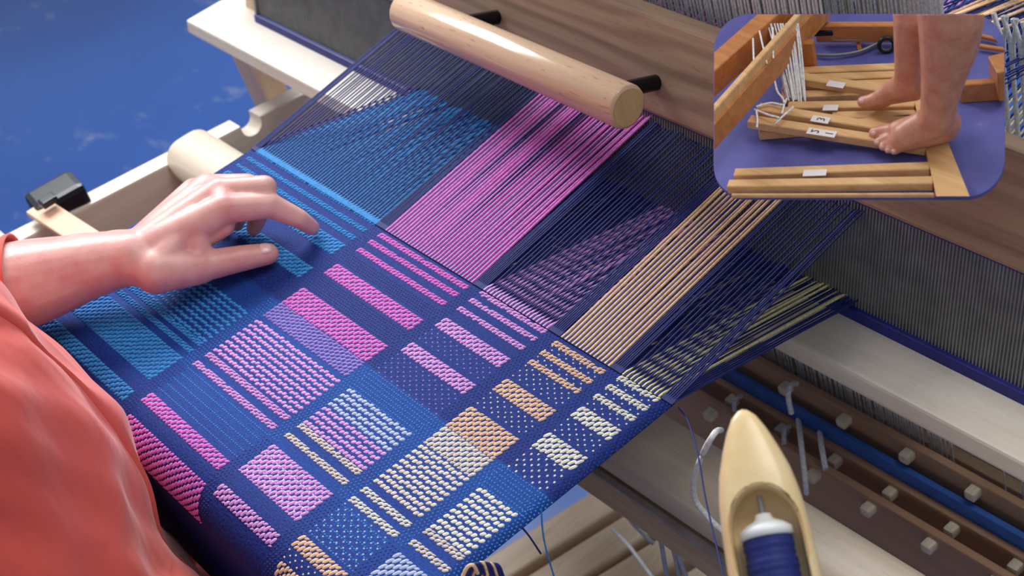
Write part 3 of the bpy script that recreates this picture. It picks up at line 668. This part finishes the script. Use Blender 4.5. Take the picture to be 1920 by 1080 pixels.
# shirt front: placket edge and a pocket fold bulging over the belly
def torso_front(x, z, off=0.0):
    i = np.interp(z, fin, np.arange(len(fin))); i0 = int(i); rx, ry, cx, cy = [np.interp(z, fin, R_[k]) for k in (2, 3, 0, 1)]
    q = min(0.999, abs((x - cx) / rx)); return np.array([x, cy + (ry + off) * (1 - q ** (2 / 0.85)) ** (0.85 / 2), z])
V = []; F = []; n = 96
zi = [i for i, z in enumerate(fin) if -0.13 < z < 0.30]
for i in zi:
    rg = ring(R_[0][i], R_[1][i], fin[i], R_[2][i] + 0.0035, R_[3][i] + 0.0035, n); rg0 = ring(R_[0][i], R_[1][i], fin[i], R_[2][i] - 0.001, R_[3][i] - 0.001, n)
    V += [rg0[18]] + rg[18:23] + [rg0[22]]
for i in range(len(zi) - 1):
    for j in range(6): F.append((i * 7 + j, i * 7 + j + 1, (i + 1) * 7 + j + 1, (i + 1) * 7 + j))
mk('placket', V, F, M['shirt'], shirt, True)
# lap
bm = bmesh.new()
for sx in (-1, 1):
    C_((0.095 * sx, -0.47, -0.29), (0.085 * sx - 0.13, -0.10, -0.27), .105, .070); C_((0.085 * sx - 0.13, -0.10, -0.27), (0.08 * sx - 0.25, -0.12, -0.74), .066, .050); C_((0.08 * sx - 0.25, -0.12, -0.775), (0.08 * sx - 0.25, 0.02, -0.785), .042, .030)
C_((-0.09, -0.47, -0.30), (0.09, -0.47, -0.30), .12, .12)
remeshed('trousers', bm, 0.007, 4, M['trouser'], person)
# bench under the weaver
bench = thing('loom_bench', (0.0, -0.52, FLOOR), 'plain beech bench under the weaver in the coral shirt', 'bench')
bar('seat', (-0.42, -0.52, -0.44), (0.55, -0.52, -0.44), 0.30, 0.035, M['wood'], bench)
for xq in (-0.38, 0.51): bar('leg', (xq, -0.52, FLOOR), (xq, -0.52, -0.4575), 0.03, 0.26, M['wood_z'], bench, up=(0, 1, 0))

# ------------------------------------------------------------------ boat shuttle
shut = thing('boat_shuttle', tuple(SP(0.15, 0, 0)), 'pale wooden boat shuttle with pointed tip holding a bobbin of navy yarn', 'shuttle')
SL = 0.31
prof = [(0, .0015), (0.004, .0062), (0.012, .0105), (0.022, .0145), (0.034, .0185), (0.046, .0208), (0.060, .0222), (0.080, .0230), (0.11, .0234), (0.155, .0235)]
prof = prof + [(SL - a_, b_3) for a_, b_3 in prof[-2::-1]]
tt = np.array([q[0] for q in prof]); wwid = np.array([q[1] for q in prof]); ts = np.unique(np.concatenate([np.linspace(0, 0.03, 14), np.linspace(0.03, SL - 0.03, 60), np.linspace(SL - 0.03, SL, 14)]))
V = []; n = 40
for t_ in ts:
    hw2 = np.interp(t_, tt, wwid); hd2 = 0.62 * hw2 + 0.0006
    for k in range(n):
        a = 2 * math.pi * k / n; e = 0.72; V.append(SP(t_, np.sign(math.cos(a)) * abs(math.cos(a)) ** e * hw2, np.sign(math.sin(a)) * abs(math.sin(a)) ** e * hd2))
F = [(i * n + k, i * n + (k + 1) % n, (i + 1) * n + (k + 1) % n, (i + 1) * n + k) for i in range(len(ts) - 1) for k in range(n)] + [tuple(range(n)), tuple(range((len(ts) - 1) * n, len(ts) * n))[::-1]]
bmx = bmesh.new(); vv = [bmx.verts.new(tuple(q)) for q in V]
for f in F: bmx.faces.new([vv[i] for i in f])
body = frombm('shuttle_body', bmx, M['shuttle'], None, True)
# slot cutter
bmx = bmesh.new(); HWc = 0.0182; c0, c1 = 0.047 + HWc, 0.265 - HWc; ns = 24; out = []
for k in range(ns + 1): a = math.pi * k / ns; out.append((c0 - HWc * 1.25 * math.sin(a), HWc * math.cos(a)))
for k in range(ns + 1): a = math.pi * k / ns; out.append((c1 + HWc * 1.25 * math.sin(a), -HWc * math.cos(a)))
top = [bmx.verts.new(tuple(SP(a, b_3 * 1.06, 0.03))) for a, b_3 in out]; bot = [bmx.verts.new(tuple(SP(c0 + (a - c0) * 1.0, b_3 * 0.90, -0.0095))) for a, b_3 in out]
bmx.faces.new(top); bmx.faces.new(bot[::-1])
for i in range(len(out)): bmx.faces.new([top[i], bot[i], bot[(i + 1) % len(out)], top[(i + 1) % len(out)]])
cut = frombm('cut', bmx, M['shuttle'])
md = body.modifiers.new('b', 'BOOLEAN'); md.operation = 'DIFFERENCE'; md.solver = 'EXACT'; md.object = cut
dg = bpy.context.evaluated_depsgraph_get(); dg.update(); me2 = bpy.data.meshes.new_from_object(body.evaluated_get(dg)); body.modifiers.clear(); body.data = me2
bpy.data.objects.remove(cut)
b = bmesh.new(); b.from_mesh(me2); bmesh.ops.remove_doubles(b, verts=b.verts, dist=1e-6)
sharp = [e for e in b.edges if len(e.link_faces) == 2 and e.calc_face_angle(0) > 0.7]
bmesh.ops.bevel(b, geom=sharp, offset=0.0011, segments=2, affect='EDGES'); b.to_mesh(me2); b.free()
me2.polygons.foreach_set('use_smooth', [True] * len(me2.polygons)); me2.materials.clear(); me2.materials.append(M['shuttle']); me2.set_sharp_from_angle(angle=0.75)
put(body, shut)
V, F = tube_arrays([[tuple(SP(0.046, 0.0, 0.001)), tuple(SP(0.10, 0.0, 0.002))]], 0.0016, 12); npmesh('spindle', V, F, M['steel'], shut)
def lathe_s(name, prof, mat, parent, n=36, nn=0.001):
    V = []; F = []
    for t_, r in prof:
        for k in range(n): a = 2 * math.pi * k / n; V.append(SP(t_, r * math.cos(a), nn + r * math.sin(a)))
    for i in range(len(prof) - 1):
        for k in range(n): F.append((i * n + k, i * n + (k + 1) % n, (i + 1) * n + (k + 1) % n, (i + 1) * n + k))
    F += [tuple(range(n)), tuple(range((len(prof) - 1) * n, len(prof) * n))[::-1]]
    return mk(name, V, F, mat, parent, True)
bob = lathe_s('bobbin', [(0.056, .0017), (0.056, .0040), (0.059, .0050), (0.061, .0095), (0.064, .0135), (0.068, .0138), (0.069, .0080), (0.23, .006)], M['white_plastic'], shut)
yp = []
for i in range(120):
    t_ = 0.0685 + i * 0.00125; yp.append((t_, (0.0126 + 0.0018 * math.sin(min(1, i / 60) * math.pi / 2)) + 0.00035 * math.sin(i * 2.1) + 0.0003 * math.sin(i * 0.7)))
lathe_s('navy_yarn', yp, M['navy'], bob)

# ------------------------------------------------------------------ rounded picture board with bare feet on treadles, propped on the beater
ZS = 0.165
def B(u, v, h=0.0): return PZ(u, v, ZS + h)
M['ifloor'] = None
t = NT('violet_blue_floor'); v = t.coords(); a = t.noise(v, 30, 3); sm = t.noise(v, 60, 4, 0.6)
c = t.ramp(a, [(0.3, srgb(78, 80, 150)), (0.7, srgb(98, 98, 168))]); c = t.mix(t.ramp(sm, [(0.7, (0, 0, 0, 1)), (0.8, (0.7, 0.7, 0.7, 1))]), c, srgb(140, 130, 140))
t.set(Base_Color=c, Roughness=0.45); M['ifloor'] = t.m
M['iw'] = wood('small_treadle_wood', srgb(206, 156, 100), srgb(232, 190, 136), 'x', 0.45, 0.0, 4.0)
M['iw2'] = wood('orange_frame_wood', srgb(176, 108, 52), srgb(204, 138, 80), 'x', 0.45, 0.0, 4.0)
M['paper'] = plain('paper_label', srgb(226, 218, 216), 0.7, 0, 0.04)
M['ink'] = plain('label_ink', srgb(40, 36, 40), 0.7)
# outline of the board
def rrect(x0, y0, x1, y1, rads, n=10):
    out = []
    for (cx, cy, r, a0) in ((x1 - rads[1], y0 + rads[1], rads[1], -90), (x1 - rads[2], y1 - rads[2], rads[2], 0), (x0 + rads[3], y1 - rads[3], rads[3], 90), (x0 + rads[0], y0 + rads[0], rads[0], 180)):
        for k in range(n + 1): a = math.radians(a0 + 90 * k / n); out.append((cx + r * math.cos(a), cy + r * math.sin(a)))
    return out
ol = rrect(1338, 26, 1884, 369, (70, 66, 74, 58))
b = bmesh.new(); tp = [b.verts.new(tuple(B(u, v_))) for u, v_ in ol]; bt = [b.verts.new(tuple(B(u, v_) + np.array([0, 0, -0.0025]))) for u, v_ in ol]
b.faces.new(tp); b.faces.new(bt[::-1])
for i in range(len(ol)): b.faces.new([tp[i], bt[i], bt[(i + 1) % len(ol)], tp[(i + 1) % len(ol)]])
panel = frombm('picture_board', b, M['ifloor'])
tag(panel, 'rounded violet-blue floor panel of the small picture with bare feet', 'picture')
pj = lambda p: (lambda q: (960 - FPX * q[0] / q[2], 540 + FPX * q[1] / q[2]))(CAM @ (np.asarray(p) - CPOS))
for xq, yq in ((0.345, 0.240), (0.42, 0.240)):
    o = bar('board_prop', (xq, yq + 0.004, 0.114), (xq, yq + 0.004, ZS - 0.0025), 0.03, 0.018, M['wood_z'], loom, up=(0, 1, 0), bevel=0.001)
def clip_planes(bm, lines):
    """cut the shape where the picture's own edge ends it; line = two picture points, keep = point on the kept side"""
    for (p, q, keep) in lines:
        no = np.cross(ray(*p), ray(*q)); k = ray(*keep)
        if no @ k > 0: no = -no
        r = bmesh.ops.bisect_plane(bm, geom=bm.verts[:] + bm.edges[:] + bm.faces[:], plane_co=tuple(CPOS), plane_no=tuple(no), clear_outer=True)
        ee = [e for e in r['geom_cut'] if isinstance(e, bmesh.types.BMEdge)]
        if ee: bmesh.ops.holes_fill(bm, edges=ee, sides=0)
IN = (1620, 200)
LEFT = [((1339, 0), (1339, 400), IN), ((1338, 96), (1408, 26), IN)]
TOPL = [((1300, 27), (1900, 27), IN)]
RIGHT = [((1883, 0), (1883, 400), IN), ((1818, 26), (1884, 92), IN)]
def ibar(name, p0, p1, wid, hei, mat, parent, h0=0.0, h1=None, clip=None, label=None):
    """bar lying along two picture points; h = height of its underside above the board"""
    h1 = h0 if h1 is None else h1
    a, c_ = B(*p0, h0 + hei / 2), B(*p1, h1 + hei / 2)
    bm_ = bar_bm(a, c_, wid, hei, (0, 0, 1), 0.0006, 1)
    if clip: clip_planes(bm_, clip)
    return frombm(name, bm_, mat, parent)
mini = thing('treadle_loom', tuple(B(1600, 200)), 'small loom base of blond treadles and orange frame on the violet-blue panel', 'loom')
TH = 0.0062
def label_on(tr, p0, p1, f0, f1, h0, h1, wid, text=None):
    a, c_ = B(*p0, h0 + TH + 0.0003), B(*p1, h1 + TH + 0.0003); d_ = c_ - a; q0, q1 = a + d_ * f0, a + d_ * f1
    lb = frombm('treadle_label', bar_bm(q0, q1, wid, 0.0004), M['paper'], tr)
    if text:
        dd = Vector(d_).normalized(); sd = dd.cross(Vector((0, 0, 1))).normalized(); up = sd.cross(dd)
        for i, ch in enumerate(text):
            cu = bpy.data.curves.new('digit', 'FONT'); cu.body = ch; cu.size = 0.0075; cu.align_x = 'CENTER'; cu.align_y = 'CENTER'
            ot = bpy.data.objects.new('digit', cu); COL.objects.link(ot)
            Rm = Matrix((-sd, dd * -1, up)).transposed() if False else Matrix((sd * -1, dd, up)).transposed()
            p = Vector(q0 + (q1 - q0) * ((i + 0.5) / len(text))) + up * 0.0004
            Mx = Rm.to_4x4(); Mx.translation = p
            dg = bpy.context.evaluated_depsgraph_get(); dg.update(); mt = bpy.data.meshes.new_from_object(ot.evaluated_get(dg)); mt.transform(Mx)
            bpy.data.objects.remove(ot); mt.materials.clear(); mt.materials.append(M['ink']); od = bpy.data.objects.new('digit', mt); COL.objects.link(od); od.parent = lb
            lb_inv = None
    return lb
def treadle(p0, p1, h0=0.0, h1=None, lab=None, wid=0.0075):
    h1 = h0 if h1 is None else h1
    o = ibar('treadle', p0, p1, wid, TH, M['iw'], mini, h0, h1)
    if lab: label_on(o, p0, p1, lab[0], lab[1], h0, h1, 0.0062, lab[2] if len(lab) > 2 else None)
    return o
treadle((1378, 329), (1744, 317), lab=(0.36, 0.48)); treadle((1366, 350), (1750, 344))
treadle((1424, 250), (1716, 227)); treadle((1405, 228), (1738, 279), 0.010, 0.001, (0.34, 0.50, '21')); treadle((1422, 205), (1725, 255), 0.012, 0.001, (0.34, 0.45, '3'))
treadle((1478, 203), (1716, 200), 0.002, 0.0, (0.28, 0.40)); treadle((1560, 222), (1716, 219))
treadle((1466, 184), (1690, 174)); treadle((1468, 168), (1690, 160)); treadle((1480, 152), (1690, 145)); treadle((1490, 138), (1690, 130))
treadle((1470, 143), (1668, 174), 0.010, 0.003, (0.42, 0.58))
# front plank carrying the treadle pivots
q = [B(1713, 184, .006), B(1741, 176, .006), B(1818, 368, .006), B(1757, 372, .006)]; qd = [p - np.array([0, 0, 0.006]) for p in q]
b = bmesh.new(); vv = [b.verts.new(tuple(p)) for p in q + qd]
for f in ((0, 1, 2, 3), (7, 6, 5, 4), (0, 4, 5, 1), (1, 5, 6, 2), (2, 6, 7, 3), (3, 7, 4, 0)): b.faces.new([vv[i] for i in f])
clip_planes(b, [((1300, 368), (1900, 368), IN)]); frombm('pivot_plank', b, M['iw'], mini)
ibar('floor_strip', (1372, 367), (1752, 366), 0.002, 0.003, M['iw'], mini)
# diagonal lamms at the left
ibar('diagonal_lamm', (1318, 262), (1540, 12), 0.012, 0.017, M['iw2'], mini, 0.020, 0.020, LEFT + TOPL)
ibar('diagonal_lamm', (1330, 225), (1520, 12), 0.0045, 0.010, M['iw'], mini, 0.034, 0.034, LEFT + TOPL)
ibar('diagonal_lamm', (1300, 175), (1490, 5), 0.014, 0.018, M['iw2'], mini, 0.024, 0.024, LEFT + TOPL)
# back rail with post, pad and knob
ibar('back_rail', (1530, 60), (1700, 60), 0.006, 0.0135, M['iw2'], mini, 0.004, None, TOPL)
pst = ibar('frame_post', (1505, 105), (1529, 105), 0.006, 0.024, M['iw2'], mini, 0.0, None, TOPL)
ibar('brake_pad', (1522, 62), (1562, 60), 0.004, 0.004, M['black'], mini, 0.010)
bm = bmesh.new(); bmesh.ops.create_icosphere(bm, subdivisions=2, radius=0.0030, matrix=Matrix.Translation(Vector(B(1509, 80, 0.008)))); frombm('knob', bm, M['black'], mini, True)
ibar('bracket', (1606, 66), (1612, 93), 0.003, 0.0015, M['iw2'], mini, 0.003, 0.0)
# right-hand frame
ibar('frame_rail', (1800, 172), (1884, 166), 0.006, 0.014, M['iw2'], mini, 0.0, None, RIGHT)
ibar('frame_upright', (1872, 128), (1890, 160), 0.012, 0.022, M['iw2'], mini, 0.004, None, RIGHT)
ibar('frame_rail', (1830, 66), (1884, 78), 0.003, 0.003, M['iw2'], mini, 0.002, None, RIGHT)
ibar('frame_rail', (1830, 86), (1884, 94), 0.003, 0.003, M['iw2'], mini, 0.002, None, RIGHT)
# hanging tie-up cords
specs = []
for i in range(15):
    u0 = 1440 + i * 4.2 + random.uniform(-3, 3); u1 = 1478 + i * 2.2 + random.uniform(-4, 4)
    specs.append(smoothpath([B(u0, 44, 0.040), B((u0 + u1) / 2 + random.uniform(-2, 2), 110, 0.024), B(u1, 190 + random.uniform(-8, 6), 0.006)], 10))
for i, (u0, v0, u1, v1) in enumerate(((1412, 72, 1414, 132), (1424, 58, 1438, 120), (1449, 52, 1450, 110))): specs.append(smoothpath([B(u0, v0, 0.045), B((u0 + u1) / 2, (v0 + v1) / 2, 0.041), B(u1, v1, 0.038)], 10))
V, F = tube_arrays(specs, 0.0006, 6); npmesh('hanging_cords', V, F, M['white_cord'], mini, True, 'stuff')
for pts in ([(1418, 200), (1445, 193), (1468, 196), (1475, 185)], [(1415, 205), (1440, 215), (1462, 222), (1452, 232), (1470, 216), (1488, 200)], [(1418, 205), (1420, 225), (1419, 240)], [(1452, 150), (1458, 172), (1470, 190), (1466, 214)]):
    cord('cord_loop', [tuple(B(u, v_, 0.020)) for u, v_ in pts], 0.0007, M['white_cord'], mini, 30, 6)
# chair base behind: bent tube with a caster wheel
ch = thing('stool_base', tuple(B(1600, 100)), 'bent grey steel tube with a small caster wheel behind the bare feet', 'stool')
cord('tube', [tuple(B(1532, 103, .003)), tuple(B(1570, 103, .003)), tuple(B(1612, 96, .003)), tuple(B(1650, 79, .004)), tuple(B(1664, 74, .005))], 0.0011, M['steel'], ch, 30, 8)
cord('tube', [tuple(B(1560, 76, .006)), tuple(B(1680, 74, .006))], 0.0005, M['steel'], ch, 6, 6)
wc = B(1662, 84, 0.006); wn = (CPOS - wc) / np.linalg.norm(CPOS - wc); wn = np.array([wn[0], wn[1], 0.15]); wn /= np.linalg.norm(wn); wu = np.cross(wn, [0, 0, 1]); wu /= np.linalg.norm(wu); wv2 = np.cross(wu, wn)
V = []; F = []; n = 32
for k in range(n):
    a = 2 * math.pi * k / n; dr = wu * math.cos(a) + wv2 * math.sin(a)
    for r, o_ in ((.0058, -.0014), (.0062, 0), (.0058, .0014), (.0040, .0012), (.0036, .0), (.0040, -.0012)): V.append(wc + dr * r + wn * o_)
for k in range(n):
    for j in range(6): F.append((k * 6 + j, k * 6 + (j + 1) % 6, ((k + 1) % n) * 6 + (j + 1) % 6, ((k + 1) % n) * 6 + j))
wh = mk('caster_wheel', V, F, M['black'], ch, True)
V, F = tube_arrays([[tuple(wc - wn * 0.0016), tuple(wc + wn * 0.0016)]], 0.0036, 20); npmesh('hub', V, F, M['steel'], wh)
# the bare legs and feet
legs = thing('person', tuple(B(1740, 230)), 'pair of bare legs and feet standing on the blond treadles', 'person')
def leg(spine, toes, name):
    bm_ = bmesh.new()
    for (p, r), (q_, r2) in zip(spine[:-1], spine[1:]): capsule_bm(bm_, p, q_, r, r2)
    for ch_ in toes:
        for (p, r), (q_, r2) in zip(ch_[:-1], ch_[1:]): capsule_bm(bm_, p, q_, r, r2)
    return remeshed(name, bm_, 0.0009, 4, M['skin_leg'], legs, post=lambda b_4: clip_planes(b_4, TOPL))
K = 0.008
near = leg([(B(1782, -12, .115), .0188), (B(1783, 40, .098), .0186), (B(1780, 85, .082), .0168), (B(1770, 140, .060), .0132), (B(1762, 185, .042), .0112), (B(1759, 212, .032), .0108), (B(1752, 226, .024), .0105), (B(1725, 240, .019), .0100), (B(1698, 254, .015), .0088)],
    [[(B(1759, 212, .030), .0100), (B(1772, 232, .018), .0098), (B(1771, 240, .014), .0090)], [(B(1771, 240, .014), .0090), (B(1725, 252, .014), .0090), (B(1690, 262, .012), .0078)],
     [(B(1725, 240, .019), .0095), (B(1685, 246, .014), .0070)],
     [(B(1690, 246, .014), .0060), (B(1660, 247, .012), .0048), (B(1641, 250, .0105), .0042)],
     [(B(1692, 252, .013), .0054), (B(1664, 260, .0115), .0034), (B(1647, 267, .0095), .0030)],
     [(B(1694, 257, .012), .0052), (B(1672, 267, .0105), .0032), (B(1656, 275, .009), .0028)],
     [(B(1698, 262, .011), .0050), (B(1680, 273, .0095), .0031), (B(1666, 280, .0085), .0027)],
     [(B(1704, 266, .010), .0050), (B(1688, 277, .009), .0030), (B(1677, 283, .008), .0026)]], 'leg')
far = leg([(B(1703, -12, .100), .0095), (B(1704, 40, .085), .0092), (B(1703, 80, .070), .0086), (B(1702, 115, .055), .0080), (B(1702, 142, .042), .0082), (B(1697, 158, .034), .0078), (B(1675, 168, .025), .0066), (B(1655, 180, .020), .0058)],
    [[(B(1702, 142, .040), .0078), (B(1716, 163, .029), .0072), (B(1716, 170, .025), .0064)], [(B(1716, 170, .025), .0064), (B(1680, 178, .020), .0056), (B(1655, 184, .017), .0052)],
     [(B(1655, 181, .019), .0052), (B(1634, 188, .016), .0042), (B(1618, 191, .014), .0038)],
     [(B(1660, 186, .016), .0044), (B(1644, 194, .012), .0032), (B(1634, 197, .0105), .0028)],
     [(B(1662, 187, .015), .0044), (B(1652, 195, .011), .0030), (B(1645, 198, .0095), .0026)]], 'leg')
for (u, v_, h) in ((1637, 247, .0145), (1644, 265, .0122), (1653, 273, .0115), (1663, 279, .0110), (1674, 281, .0104)):
    nail(B(u, v_, h), B(u, v_, h) - B(u + 14, v_ - 5, h + .001), (0.2, -0.3, 1), 0.0030, 0.0030, near, 'toe_nail').modifiers[0].thickness = 0.0003
nail(B(1614, 187, .0182), B(1614, 187, .018) - B(1630, 184, .019), (0.2, -0.3, 1), 0.0032, 0.0032, far, 'toe_nail').modifiers[0].thickness = 0.0003
for o in bpy.data.objects:
    if '_base' in o.keys(): del o['_base']
